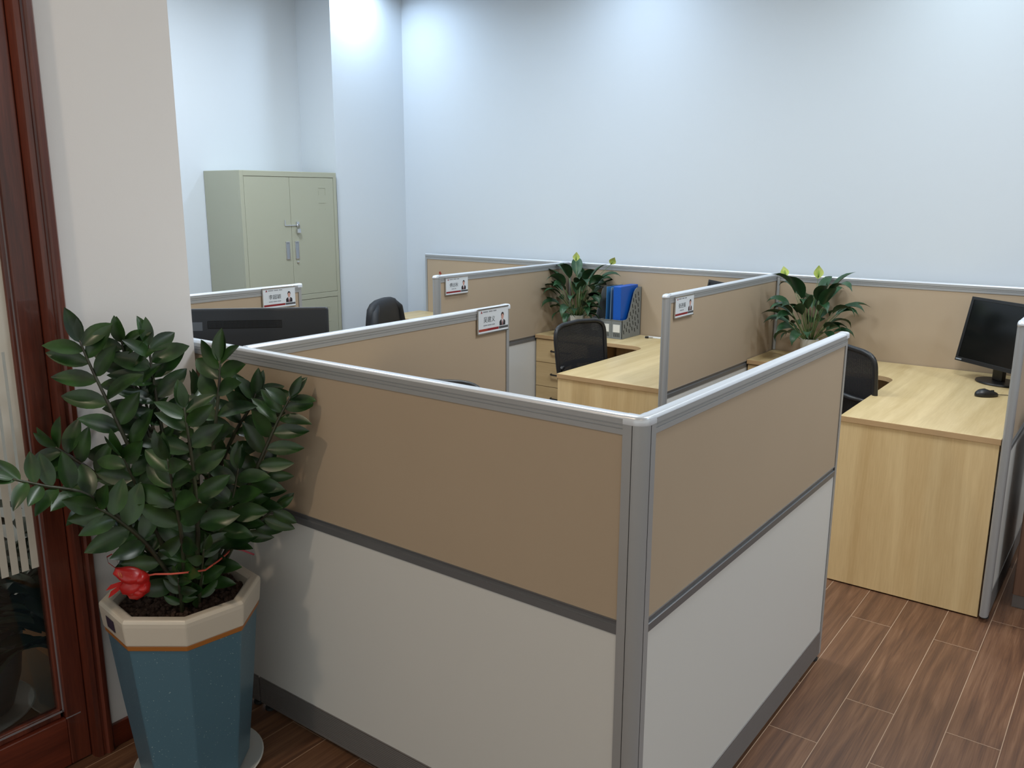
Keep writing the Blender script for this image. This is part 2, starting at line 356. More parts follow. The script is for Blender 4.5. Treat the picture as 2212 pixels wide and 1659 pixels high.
# ------------------------------------------------------------------ screens
KT = .68   # half thickness of a screen becomes .0165
def rail_profile():
    h = [(.000, 1.2000), (.010, 1.1998), (.0175, 1.1990), (.0215, 1.1965), (.0236, 1.1935), (.0240, 1.1925), (.0243, 1.181), (.0205, 1.180), (.0205, 1.1775), (.0222, 1.177),
         (.0222, 1.1725), (.0190, 1.172), (.0190, 1.1700), (.0222, 1.1695), (.0222, 1.158)]
    return h
def sym(h): return h + [(-a, b) for a, b in reversed(h) if a > 0]
def screen_panel(label, loc, rz, L, end='thin', end2='thin', group=None):
    """runs along local +x from 0 to L; end posts: at 0 = end, at L = end2 ('thin', 'round', 'none')"""
    t = thing('office_screen', label, 'partition', loc, rz, group)
    sx0 = .0 if end != 'round' else .0
    rp = rail_profile()
    MB().prism(sym(rp[:6])[::-1], sx0, L, 'x').build('rail_cap', 'alu_toplit', t, smooth='auto')
    MB().prism(sym([(.0238, 1.1922)]+rp[6:])[::-1], sx0, L, 'x').build('top_rail', 'alu', t, smooth='auto')
    i0, i1 = (.018 if end != 'none' else 0), L-(.018 if end2 != 'none' else 0)
    B(i0, i1, -.0178, .0178, .733, 1.160).build('upper_board', 'beige', t)
    mp = [(.0222, .7355), (.0222, .7340), (.0165, .7325), (.0150, .7215), (.0222, .7195), (.0222, .7015), (.0175, .7000)]
    MB().prism(sym(mp)[::-1], i0, i1, 'x').build('middle_rail', 'alu_dark', t, smooth='auto')
    B(i0, i1, -.0178, .0178, .108, .7015).build('lower_board', 'white', t)
    pl = [(.0175, .114), (.0222, .113)]
    z = .110
    while z > .026: pl += [(.0222, z), (.0205, z-.0020), (.0222, z-.0040)]; z -= .0060
    pl += [(.0222, .022), (.019, .022)]
    MB().prism(sym(pl)[::-1], .004, L-.004, 'x').build('plinth', 'plinth', t, smooth='auto')
    for kind, x, sg in ((end, 0, 1), (end2, L, -1)):
        if kind == 'thin' or kind == 'cap':
            a, b = (x, x+sg*.018); a, b = min(a, b), max(a, b)
            m = MB().box(a, b, -.0225, .0225, .022, 1.158); m.cur = 1
            m.box(x+sg*.018-(0 if sg > 0 else .0012), x+sg*.018+(.0012 if sg > 0 else 0), -.0181, .0181, .115, 1.158)
            m.box(x+sg*.020-.003, x+sg*.020+.003, -.0206, .0206, 1.1725, 1.1775)
            m.box(x+sg*.020-.003, x+sg*.020+.003, -.0175, .0175, .724, .731)
            m.build('end_stile', ['alu', 'hole'], t)
            if kind == 'cap':
                rg = [[(x-sg*.004+sg*q*.030, yy, zz) for q in (0,)] for yy, zz in ()]
                c = MB(); R_ = [(a_, b_+.001) for a_, b_ in rail_profile()[:5]]+[(.0243, 1.181)]; pr = sym([(a_*1.03, b_) for a_, b_ in R_])[::-1]
                xa, xb = sorted((x-sg*.006, x+sg*.022)); c.prism(pr, xa, xb, 'x'); c.build('end_cap', 'alu_toplit', t, smooth='auto', bevel=.0015)
        if kind == 'round':
            r = .0225; cx = x-sg*.006; pts = [(x+sg*.020, -sg*r)] if False else []
            arc = [(cx-sg*r*cos(q), r*sin(q)) for q in [pi/2-pi*j/12 for j in range(13)]]
            poly = [(x+sg*.018, r)] + arc + [(x+sg*.018, -r)]
            if sg > 0: poly = poly[::1]
            m = MB(); m.prism(poly if sg > 0 else poly[::-1], .022, 1.183)
            m.cur = 1; m.box(*sorted((x+sg*.002, x+sg*.0032)), -.0229, .0229, .03, 1.18)
            m.box(*sorted((x+sg*.018, x+sg*.0192)), -.0181, .0181, .115, 1.158)
            m.build('end_post', ['alu', 'alu_dark'], t, smooth='auto')
            def sc(k, zz): return [(x+sg*.020+(p[0]-(x+sg*.020))*k, p[1]*k, zz) for p in poly]
            c = MB(); rings = [sc(1.03, 1.182), sc(1.06, 1.186), sc(1.04, 1.193), sc(.9, 1.199), sc(.6, 1.2015)]
            if sg < 0: rings = [r_[::-1] for r_ in rings]
            c.loft(rings); c.build('end_cap', 'alu_toplit', t, smooth=True)
    for c in t.children:
        for v in c.data.vertices: v.co.y *= KT
    for x in (.03, L-.03):
        MB().lathe([(.014, 0), (.0155, .004), (.0155, .010), (.006, .012), (.006, .024)], (x, 0), 16).build('foot', 'foot', t, smooth='auto')
    return t
screen_panel('nearest grey-framed screen of beige and white boards beside the tall blue planter', (-.035, 0, 0), pi, 1.315, 'none', 'none')
screen_panel('short stretch of screen tucked behind the white wall end and the tall plant', (-1.3505, 0, 0), pi, 1.35, 'none', 'none')
screen_panel('right-hand foreground screen running from the rounded corner post to the brown floor', (0, .035, 0), pi/2, 1.378, 'none', 'cap')
screen_panel('screen with a nameplate hanging at its free end beside the black all-in-one computer', (-1.35, .017, 0), pi/2, 1.295, 'none', 'cap')
screen_panel('leftmost screen in front of the filing cabinet, nameplate at its free end', (-2.70, .017, 0), pi/2, 1.31, 'none', 'cap')
YB = 3.476
for xx, y0, lab in ((-2.452, 2.105, 'screen left of the first peace lily, nameplate by its rounded end post'),
                    (-.985, 2.06, 'middle screen with rounded end post between the two back desks'),
                    (.445, 2.09, 'screen at the right picture edge beside the maple end panel')):
    screen_panel(lab, (xx, y0, 0), pi/2, YB-.0168-y0, 'round', 'none')
segs = [(-3.787, -2.452, 'thin', 'left end of the screen along the white back wall, behind the leftmost desk'),
        (-2.452, -.985, 'none', 'screen along the back wall behind the blue folders'),
        (-.985, .445, 'none', 'screen along the back wall behind the tilted monitor'),
        (.445, 1.90, 'none', 'screen along the back wall past the right end screen')]
for a, b, e, lab in segs:
    screen_panel(lab, (a, YB, 0), 0, b-a, e, 'none')
for xx in (-2.452, -.985, .445):
    pass

def corner_post():
    t = thing('corner_post', 'rounded aluminium corner post joining the two nearest screens', 'post', (0, 0, 0))
    def plan(e=0):
        arc = [(-.0125+(.029+e)*cos(q), .0125+(.029+e)*sin(q)) for q in [-pi/2+pi/2*j/14 for j in range(15)]]
        return [(-.035, -.0165-e)] + arc + [(.0165+e, .035), (-.0165-e, .035), (-.0165-e, .0165+e), (-.035, .0165+e)]
    base = plan()
    m = MB(); m.prism(base, .02, 1.182); m.build('post_body', 'alu', t, smooth='auto')
    g = MB(); g.box(-.0131, -.0119, -.0170, -.013, .022, 1.181).box(.013, .0170, .0119, .0131, .022, 1.181); g.build('groove', 'hole', t)
    rings = [[(x, y, z) for x, y in plan(e)] for e, z in ((.0004, 1.1815), (.0008, 1.189), (-.0004, 1.195), (-.0025, 1.1985), (-.006, 1.2003))]
    MB().loft(rings).build('post_cap', 'alu_toplit', t, smooth='auto')
    MB().lathe([(.017, 0), (.019, .004), (.019, .010), (.007, .012), (.007, .021)], (0, 0), 16).build('foot', 'foot', t)
corner_post()

# junction covers at the back screens
for xx, lab in ((-2.452, 'slim grey junction strip where the screen meets the back screen behind the first peace lily'), (-.985, 'slim grey junction strip in the corner behind the second peace lily'), (.445, 'slim grey junction strip in the corner right of the tilted monitor')):
    tag(MB().prism([(xx+.0165, YB-.0165), (xx+.0165, YB-.023), (xx+.022, YB-.026), (xx+.033, YB-.020), (xx+.033, YB-.0165)][::-1], .748, 1.178).build('junction_strip', 'alu', None), lab, 'strip')

# ------------------------------------------------------------------ furniture
def l_desk(label, xl, xr, yb, yf, group, flip=1, ped=True):
    """L shaped desk: strip along the back (depth .405), return on the right, end panel at the front. built in world axes around (xr, yb)"""
    t = thing('office_desk', label, 'desk', (xr, yb, 0), 0, group)
    wd, dp, rr = .598, .405, .10
    W = xr-xl; F_ = yf-yb
    ic = [(-wd-rr+rr*cos(q)+.0, -dp-rr+rr*sin(q)) for q in [pi/2-pi/2*j/8 for j in range(9)]]
    poly = [(-W, 0), (-W, -dp)] + ic + [(-wd, F_), (0, F_), (0, 0)]
    m = MB(); n = len(poly); m.prism(poly, .720, .7445)
    # side faces get the edge band
    me = m.build('worktop', ['maple_y', 'maple_edge'], t, bevel=.0015)
    for p in me.data.polygons:
        if abs(p.normal.z) < .5: p.material_index = 1
    B(-wd+.004, -.004, F_+.004, F_+.022, .006, .7195).build('end_panel', 'maple_z', t, bevel=.0008)
    B(-W+.42, -.03, -.05, -.032, .35, .7195).build('modesty_panel', 'maple_z', t, bevel=.0008)
    return t
def pedestal(label, x0, y0, group):
    t = thing('drawer_pedestal', label, 'drawer unit', (x0, y0, 0), 0, group)
    B(0, .40, .018, .385, .02, .716).build('body', 'maple_z', t, bevel=.001)
    for a, b in ((.562, .715), (.399, .5585), (.022, .3955)):
        d = B(.001, .399, 0, .0175, a, b).build('drawer', 'maple_x', t, bevel=.001)
        zc = b-.072
        h = MB(); h.tube([(.125, .002, zc), (.128, -.012, zc), (.140, -.020, zc), (.20, -.022, zc), (.260, -.020, zc), (.272, -.012, zc), (.275, .002, zc)], [.006, .006, .0055, .005, .0055, .006, .006], 8)
        h.build('handle', 'black', d, smooth=True)
    return t
DG = 'L-shaped maple desks along the back wall'
l_desk('maple L-shaped desk with the grey file holder on it', -2.434, -1.003, YB-.0172, 2.075, DG)
l_desk('maple L-shaped desk with the tilted monitor and black mouse', -.967, .427, YB-.0172, 2.085, DG)
l_desk('leftmost maple desk, partly hidden behind the jacket on the chair', -3.86, -2.470, YB-.0172, 2.075, DG)
PG = 'drawer pedestals under the back desks'
p0 = pedestal('maple drawer pedestal with black handles under the first peace lily', -2.430, 3.062, PG)
dup(p0, (-.963, 3.062, 0), 0, 'maple drawer pedestal under the second peace lily, beside the middle screen', PG)
# desks of the front row
def front_desk(label, x0, x1, yl, group):
    t = thing('corner_desk', label, 'desk', (x0, .03, 0), 0, group)
    W = x1-x0
    poly = [(0, 0), (W, 0), (W, yl), (W-.55, yl), (W-.55, .50+.2), (W-.75, .50), (0, .50)]
    me = MB().prism(poly, .720, .7445).build('worktop', ['maple_y', 'maple_edge'], t, bevel=.0015)
    for p in me.data.polygons:
        if abs(p.normal.z) < .5: p.material_index = 1
    B(W-.546, W-.004, yl-.022, yl-.004, .006, .7195).build('end_panel', 'maple_z', t)
    B(.004, .022, .01, .49, .006, .7195).build('side_panel', 'maple_z', t)
front_desk('maple corner desk under the black all-in-one computer', -2.672, -1.378, 1.15, 'corner desks behind the nearest screens')
front_desk('maple corner desk enclosed by the two nearest screens', -1.322, -.028, 1.15, 'corner desks behind the nearest screens')

def cabinet():
    t = thing('filing_cabinet', 'tall grey-green steel filing cabinet with padlock in the corner by the white column', 'cabinet', (-4.03, 2.378, 0))
    # local: x toward the room (front at 0), y from -.41 to .41
    D, W_, H_ = .395, .412, 1.802
    b = MB(); b.box(-D, -.020, -W_, W_, 0, H_)
    for z0, z1 in ((1.766, H_), (.912, .948), (0, .09)): b.box(-.0205, 0, -W_+.028, W_-.028, z0, z1)
    for y0, y1 in ((-W_, -W_+.028), (W_-.028, W_)): b.box(-.0205, 0, y0, y1, 0, H_)
    b.build('body', 'steel_green', t, bevel=.002)
    for z0, z1 in ((.0925, .9095), (.9505, 1.7635)):
        for s in (-1, 1):
            y0, y1 = sorted((s*.0013, s*(W_-.0305)))
            y0 -= .011; y1 -= .011 if s < 0 else .0
            y0 = -W_+.0305 if s < 0 else -.0097; y1 = -.0123 if s < 0 else W_-.0305
            d = B(-.018, -.0015, y0, y1, z0, z1).build('door', 'steel_green', t, bevel=.0012)
            yc = -.011+s*.040; zc = z0+.315
            f = MB()
            for a in ((-.0015, .002, yc-.017, yc-.0125, zc-.06, zc+.06), (-.0015, .002, yc+.0125, yc+.017, zc-.06, zc+.06), (-.0015, .003, yc-.017, yc+.017, zc+.056, zc+.062), (-.0015, .003, yc-.017, yc+.017, zc-.062, zc-.056)): f.box(*a)
            f.cur = 1; f.box(-.0015, -.0004, yc-.0125, yc+.0125, zc-.056, zc+.056)
            f.build('pull_handle', ['chrome', 'pull'], d)
            if s > 0:
                k = MB(); k.T = Matrix.Translation((0, yc+.002, zc-.085)) @ Matrix.Rotation(pi/2, 4, 'Y'); k.lathe([(.009, -.002), (.009, .003), (.006, .004)], k=16); k.build('keyhole', 'chrome', d, smooth='auto')
                # label holder and vent marks pressed in the sheet
                e = MB(); yy, zz = y1-.11, z1-.07
                for a in ((yy-.03, yy+.035, zz, zz+.003), (yy+.032, yy+.035, zz-.05, zz), (yy-.03, yy+.035, zz-.105, zz-.103), (yy-.03, yy-.028, zz-.05, zz-.02), (yy+.028, yy+.031, zz-.15, zz-.145), (yy-.028, yy-.024, zz-.15, zz-.146)):
                    e.box(-.002, .0004, *a)
                e.build('label_holder', 'steel_green', d, bevel=.0004)
    # hasp
    h = MB(); h.box(-.0005, .003, -.070, -.062, 1.435, 1.475).box(-.0005, .004, -.066, .032, 1.434, 1.441).box(-.0005, .010, .028, .050, 1.432, 1.462)
    h.build('hasp', 'chrome', t, bevel=.001)
    p = thing('padlock', 'small silver padlock hanging from the hasp of the filing cabinet', 'padlock', (-4.018, 2.378+.040, 1.40))
    MB().box(-.008, .008, -.014, .014, -.018, .012).build('body', 'chrome', p, bevel=.003)
    MB().tube([(0, -.009, .010), (0, -.009, .036), (0, -.005, .043), (0, 0, .046), (0, .005, .043), (0, .009, .036), (0, .009, .010)], .003, 8).build('shackle', 'chrome', p, smooth=True)
cabinet()

def office_chair(label, loc, rz, group, top=.955):
    """faces local +x, backrest at x = -.22"""
    t = thing('office_chair', label, 'chair', loc, rz, group)
    # back frame: rounded trapezoid outline, curved backwards
    def bk(u, v):  # u -1..1 sideways, v 0..1 upwards
        wv = .205+.018*v
        return Vector((-.235 - .055*v + .035*u*u*(1-.3*v) + .03*(v-.4)**2, u*wv, .50 + (top-.50)*v - (.018*u*u*v)))
    ring = []
    N = 40
    for i in range(N):
        a = 2*pi*i/N; e = 8.0
        cu = math.copysign(abs(cos(a))**(2/e), cos(a)); sv = math.copysign(abs(sin(a))**(2/e), sin(a))
        ring.append(bk(cu*.97, .5+.485*sv))
    ring.append(ring[0]); ring.append(ring[1])
    MB().tube(ring, .0125, 8, False).build('back_frame', 'black', t, smooth=True)
    m = MB(); nu, nv = 14, 16
    vs = [bk((-1+2*i/nu)*.965*(1-.04*max(0, abs(2*j/nv-1)-.7)), .03+.94*j/nv) for j in range(nv+1) for i in range(nu+1)]
    m.add(vs, [(j*(nu+1)+i, j*(nu+1)+i+1, (j+1)*(nu+1)+i+1, (j+1)*(nu+1)+i) for j in range(nv) for i in range(nu)])
    m.build('backrest_mesh', 'chair_mesh', t, smooth=True)
    # rear spine and lumbar bar
    MB().tube([(-.10, 0, .43), (-.24, 0, .43), (-.30, 0, .50), (-.31, 0, .62), (-.29, 0, .72)], [.02, .02, .02, .017, .014], 10).tube([(-.235, -.19, .70), (-.28, -.10, .71), (-.29, 0, .715), (-.28, .10, .71), (-.235, .19, .70)], .014, 8).build('back_support', 'black', t, smooth=True)
    s = MB(); rings = []
    for z, k in ((.405, .90), (.420, .99), (.450, 1.0), (.470, .96), (.478, .80)):
        rings.append([(.02+.235*k*math.copysign(abs(cos(a))**.5, cos(a)), .245*k*math.copysign(abs(sin(a))**.5, sin(a)), z) for a in [2*pi*i/32 for i in range(32)]])
    s.loft(rings); s.build('seat', 'black_soft', t, smooth=True)
    MB().lathe([(.05, .405), (.05, .38), (.028, .375), (.028, .25), (.022, .25), (.022, .10)], (0, 0), 20).build('gas_column', 'black', t, smooth='auto')
    for i in range(5):
        q = 2*pi*i/5+.3; c, s_ = cos(q), sin(q)
        lg = MB().tube([(0, 0, .115), (c*.15, s_*.15, .10), (c*.29, s_*.29, .075)], [.026, .02, .014], 8).build('leg', 'black', t, smooth=True)
        w_ = MB(); w_.T = Matrix.Translation((c*.29, s_*.29, .028)) @ Matrix.Rotation(q+.6, 4, 'Z') @ Matrix.Rotation(pi/2, 4, 'X')
        w_.lathe([(.020, -.026), (.028, -.024), (.028, -.004), (.018, -.003), (.018, .003), (.028, .004), (.028, .024), (.020, .026)], k=18)
        w_.T = None; w_.tube([(c*.29, s_*.29, .03), (c*.29, s_*.29, .08)], .006, 6); w_.build('caster', 'black', lg, smooth='auto')
    return t
CG = 'black mesh office chairs'
ch = office_chair('black mesh office chair at the desk with the file holder', (-1.50, 2.50, 0), radians(-8), CG)
dup(ch, (-.165, 2.875, 0), radians(51), 'black mesh office chair at the desk with the tilted monitor', CG)
dup(ch, (-2.984, 2.558, 0), radians(24), 'black office chair under the dark jacket, in front of the white column', CG)
cf = dup(ch, (-.985, .405, 0), radians(-46), 'black office chair whose top just shows above the nearest screen', CG); cf.scale = (1, 1, 1.065)

def jacket():
    rings = []; K = 36; rnd = random.Random(3)
    for z, hy, hx in ((.46, .255, .060), (.58, .258, .064), (.70, .255, .062), (.80, .250, .058), (.88, .246, .052), (.93, .236, .046), (.960, .195, .038), (.976, .130, .028), (.982, .060, .012)):
        r = []
        for i in range(K):
            a = 2*pi*i/K; wr = 1 + .05*sin(5*a+z*9)*(.98-z)*2.2 + .03*sin(9*a-z*14)*(.98-z)*2.5
            r.append((math.copysign(abs(cos(a))**.7, cos(a))*hx*wr, math.copysign(abs(sin(a))**.85, sin(a))*hy*wr, z+.008*sin(3*a)*(z < .6)))
        rings.append(r)
    t = thing('jacket', 'dark jacket draped over the chair back in front of the white column', 'jacket', (-3.236, 2.445, 0), radians(24))
    MB().loft(rings).build('jacket_body', 'jacket', t, smooth=True)
    for s in (-1, 1):
        MB().tube([(.02, s*.15, .945), (.03, s*.215, .90), (.034, s*.240, .81), (.04, s*.248, .70), (.042, s*.248, .58), (.042, s*.245, .47)], [.018, .028, .031, .030, .028, .024], 12).build('sleeve', 'jacket', t, smooth=True)
jacket()

# ------------------------------------------------------------------ monitors and computer things
def monitor(label, loc, rz, tilt, group, logo=True):
    """screen faces local -y; origin on the desk under the neck"""
    t = thing('monitor', label, 'monitor', loc, rz, group)
    Tm = Matrix.Translation((0, -.055, .245)) @ Matrix.Rotation(-tilt, 4, 'X')
    m = MB(); m.T = Tm
    W_, H_ = .205, .165
    m.box(-W_, W_, .0, .028, -H_, H_); m.box(-W_*.7, W_*.7, .028, .048, -H_*.6, H_*.6)
    m.build('housing', 'bezel', t, bevel=.003)
    f = MB(); f.T = Tm
    for a in ((-W_, W_, -.004, 0, H_-.016, H_), (-W_, W_, -.004, 0, -H_, -H_+.020), (-W_, -W_+.016, -.004, 0, -H_+.02, H_-.016), (W_-.016, W_, -.004, 0, -H_+.02, H_-.016)): f.box(*a)
    f.build('bezel', 'bezel', t, bevel=.001)
    s = MB(); s.T = Tm; s.box(-W_+.016, W_-.016, -.001, .001, -H_+.02, H_-.016); s.build('screen', 'screen', t)
    l = MB(); l.T = Tm; l.box(-W_+.006, -W_+.045, -.0046, -.004, -H_+.006, -H_+.013); l.build('badge', 'pull', t)
    MB().prism([(-.032, -.012), (.032, -.012), (.026, .018), (-.026, .018)], .012, .21).build('neck', 'black', t, bevel=.004)
    b = MB(); b.T = Matrix.Diagonal((1.0, .80, 1, 1)); b.lathe([(.112, 0), (.115, .004), (.112, .010), (.04, .014)], (0, 0), 40); b.build('stand_base', 'black', t, smooth='auto')
    return t
MG = 'square black monitors in the desk corners'
mr = monitor('black monitor tilted on a round stand in the corner, mouse beside it', (.262, 3.215, .7455), radians(-40), radians(11), MG)
dup(mr, (.262-1.430, 3.215, .7455), radians(-40), 'black monitor of which only a top corner shows above the middle screen', MG)

def aio():
    t = thing('desktop_computer', 'black all-in-one computer seen from behind, vent grille near its top', 'computer', (-1.737, .333, .7455), radians(45))
    # back faces local -y
    Tm = Matrix.Translation((0, .0, .295)) @ Matrix.Rotation(radians(-6), 4, 'X')
    W_, H_ = .262, .21
    m = MB(); m.T = Tm; m.box(-W_, W_, -.014, .012, -H_, H_); m.build('housing', 'slate', t, bevel=.010, seg=3)
    s = MB(); s.T = Tm; s.box(-W_+.012, W_-.012, .012, .0135, -H_+.04, H_-.012); s.build('screen', 'screen', t)
    g = MB(); g.T = Tm; x = -.155
    g.box(-.158, .098, -.0143, -.0139, .138, .166)
    g.cur = 1
    while x < .096: g.box(x, x+.0022, -.0152, -.0140, .140, .164); x += .0046
    g.build('vent_grille', ['hole', 'slate'], t)
    l = MB(); l.T = Tm; l.box(-.250, -.176, -.0147, -.0139, .132, .162); l.build('label_strip', plain('smoky_label', (92, 98, 106), .3), t)
    n = MB(); n.prism([(-.04, -.02), (.04, -.02), (.035, -.005), (-.035, -.005)], .006, .20).build('neck', 'black', t, bevel=.003)
    MB().box(-.12, .12, -.09, .10, 0, .010).build('stand_base', 'black', t, bevel=.004)
aio()

def mouse():
    t = thing('computer_mouse', 'black wired mouse on the desk in front of the tilted monitor', 'mouse', (.262, 2.86, .7455), radians(40))
    rings = []
    for z, k in ((0, .94), (.006, 1.0), (.014, .98), (.022, .88), (.030, .66), (.034, .35)):
        r = []
        for i in range(24):
            a = 2*pi*i/24; x = cos(a); r.append(((x*.055*k)-.006*(1-k), sin(a)*.030*k*(1-.12*x), z*(1-.30*max(0, x*.9))))
        rings.append(r)
    MB().loft(rings).build('mouse_body', 'black', t, smooth=True)
    MB().box(.018, .034, -.0025, .0025, .018, .0275).build('scroll_wheel', 'black_soft', t, bevel=.001)
    MB().tube([(.052, 0, .006), (.075, .004, .004), (.11, .0, .0025), (.14, .004, .0025)], .0018, 6).build('cable', 'black', t, smooth=True)
mouse()

# small things on the middle desk
def clip_():
    t = thing('cable_adapter', 'tiny black and white cable plug lying right of the file holder', 'plug', (-1.765, 3.36, .7455), radians(20))
    MB().box(-.010, .012, -.008, .008, 0, .012).build('plug_body', 'black', t, bevel=.002)
    MB().box(.012, .040, -.006, .006, .001, .008).build('plug_tip', 'chrome', t, bevel=.002)
clip_()
tag(B(-1.80, -1.685, 3.385, 3.445, .7455, .7463).build('paper_slip', 'paper'), 'pale paper slip under the cable plug against the back screen', 'paper')

# ------------------------------------------------------------------ file holder and folders
def file_holder(x1, y0, zb):
    """x1 right side, y0 front; three slots"""
    W_, D_, H_, L_ = .240, .245, .318, .122
    x0 = x1-W_
    t = thing('file_holder', 'grey plastic file holder with three slots, standing behind the chair', 'file holder', (x0, y0, zb))
    B(0, W_, 0, D_, 0, .004).build('base', 'box_grey', t)
    B(0, W_, D_-.004, D_, .004, H_).build('back_wall', 'box_grey', t)
    fr = MB(); fr.box(0, W_, 0, .004, .004, L_); fr.box(0, W_, -.003, .004, L_-.004, L_); fr.box(0, W_, -.002, .0, .0, .004)
    for xx in (W_/3, W_*2/3): fr.box(xx-.002, xx+.002, -.003, .0, .0, L_)
    fr.cur = 1
    for c in range(3):
        for q in range(7):
            xx = W_*(c+.5)/3-.024+q*.007
            fr.prism([(xx, .036), (xx+.0028, .036), (xx+.0075, .012), (xx+.0047, .012)][::-1], -.0006, .0001, 'y')
    fr.build('front_wall', ['box_grey', 'hole'], t)
    for c in range(3):
        xx = W_*(c+.5)/3; B(xx-.025, xx+.025, -.0022, -.0006, .042, .092).build('paper_label', 'paper', t)
    # side walls with S-shaped top edge and slanted slots
    def outline():
        p = [(0, .004), (0, L_)]
        p += [(.05+.03*sin(q), L_+.0+.03*(1-cos(q))) for q in [pi/2*j/5 for j in range(6)]]
        p += [(.085+.06*j/5, L_+.030+(H_-L_-.055)*j/5) for j in range(1, 6)]
        p += [(.165, H_-.008), (.185, H_), (D_, H_), (D_, .004)]
        return p
    def top(y):
        o = outline()[1:-1]
        for a, b in zip(o, o[1:]):
            if a[0] <= y <= b[0] and b[0] > a[0]: return a[1]+(b[1]-a[1])*(y-a[0])/(b[0]-a[0])
        return H_
    for k, xx in enumerate((0, W_/3-.0015, W_*2/3-.0015, W_-.003)):
        m = MB(); m.prism(outline()[::-1], xx, xx+.003, 'x')
        if k in (0, 3):
            m.cur = 1
            row = 0; z = .03
            while z < .28:
                for c in range(6):
                    y = .022+c*.036+(.018 if row % 2 else 0)*0+ (row % 2)*.010
                    if y < D_-.018 and top(y-.006) > z+.034 and top(min(y+.012, D_-.001)) > z+.034:
                        zz = z+(c % 2)*.012
                        m.prism([(y, zz), (y+.008, zz), (y+.001, zz+.026), (y-.007, zz+.026)][::-1], xx-(.0004 if k == 0 else -.0029), xx+(.0001 if k == 0 else .0034), 'x')
                z += .037; row += 1
        m.build('side_wall' if k in (0, 3) else 'divider', ['box_grey' if k in (0, 3) else 'box_dark', 'hole'], t)
    g = 'blue folders standing in the file holder'
    b = thing('box_file', 'thick bright blue box file in the right slot of the file holder', 'file', (x0+W_*2/3+.004, y0+.010, zb+.0045))
    B(0, .056, 0, .222, 0, .330).build('file_body', 'blue', b, bevel=.003)
    B(.0560, .0568, .150, .196, .120, .180).build('side_label', 'paper', b)
    for i, (dx, h, mt, lab) in enumerate(((.060, .318, 'blue3', 'pale blue sleeve leaning next to the thick blue box file'), (.048, .322, 'blue2', 'thin mid-blue sleeve, leftmost in the file holder'))):
        s = MB(); s.prism([(0, 0), (.0045, 0), (.0095, h), (.0050, h)], y0+.03, y0+.232, 'y')
        o = s.build('document_sleeve', mt, None, bevel=.001); o.location = (x0+W_*1/3+.004+dx-.035 + .02*(1-i), 0, zb+.0045); tag(o, lab, 'file')
file_holder(-1.866, 3.212, .7455)

# wall decoration on the leftmost back screen
def decal():
    t = thing('wall_sticker', 'small red flower sticker on the back screen beyond the leftmost rounded post', 'sticker', (-3.66, YB-.0126, .98))
    rnd = random.Random(2); m = MB()
    for cx, cz, r in ((.025, .075, .014), (-.012, .02, .022), (.01, .005, .026), (-.03, .012, .012)):
        n = 9; pts = [(cx+r*(.6+.5*rnd.random())*cos(2*pi*i/n), cz+r*(.6+.5*rnd.random())*sin(2*pi*i/n)) for i in range(n)]
        m.prism(pts[::1], -.0006, 0.0004, 'y')
    m.build('petals', 'decal', t)
    MB().prism([(-.05, -.062), (.03, -.066), (.03, -.060), (-.03, -.058)], -.0006, .0004, 'y').build('stroke', 'decal_line', t)
decal()

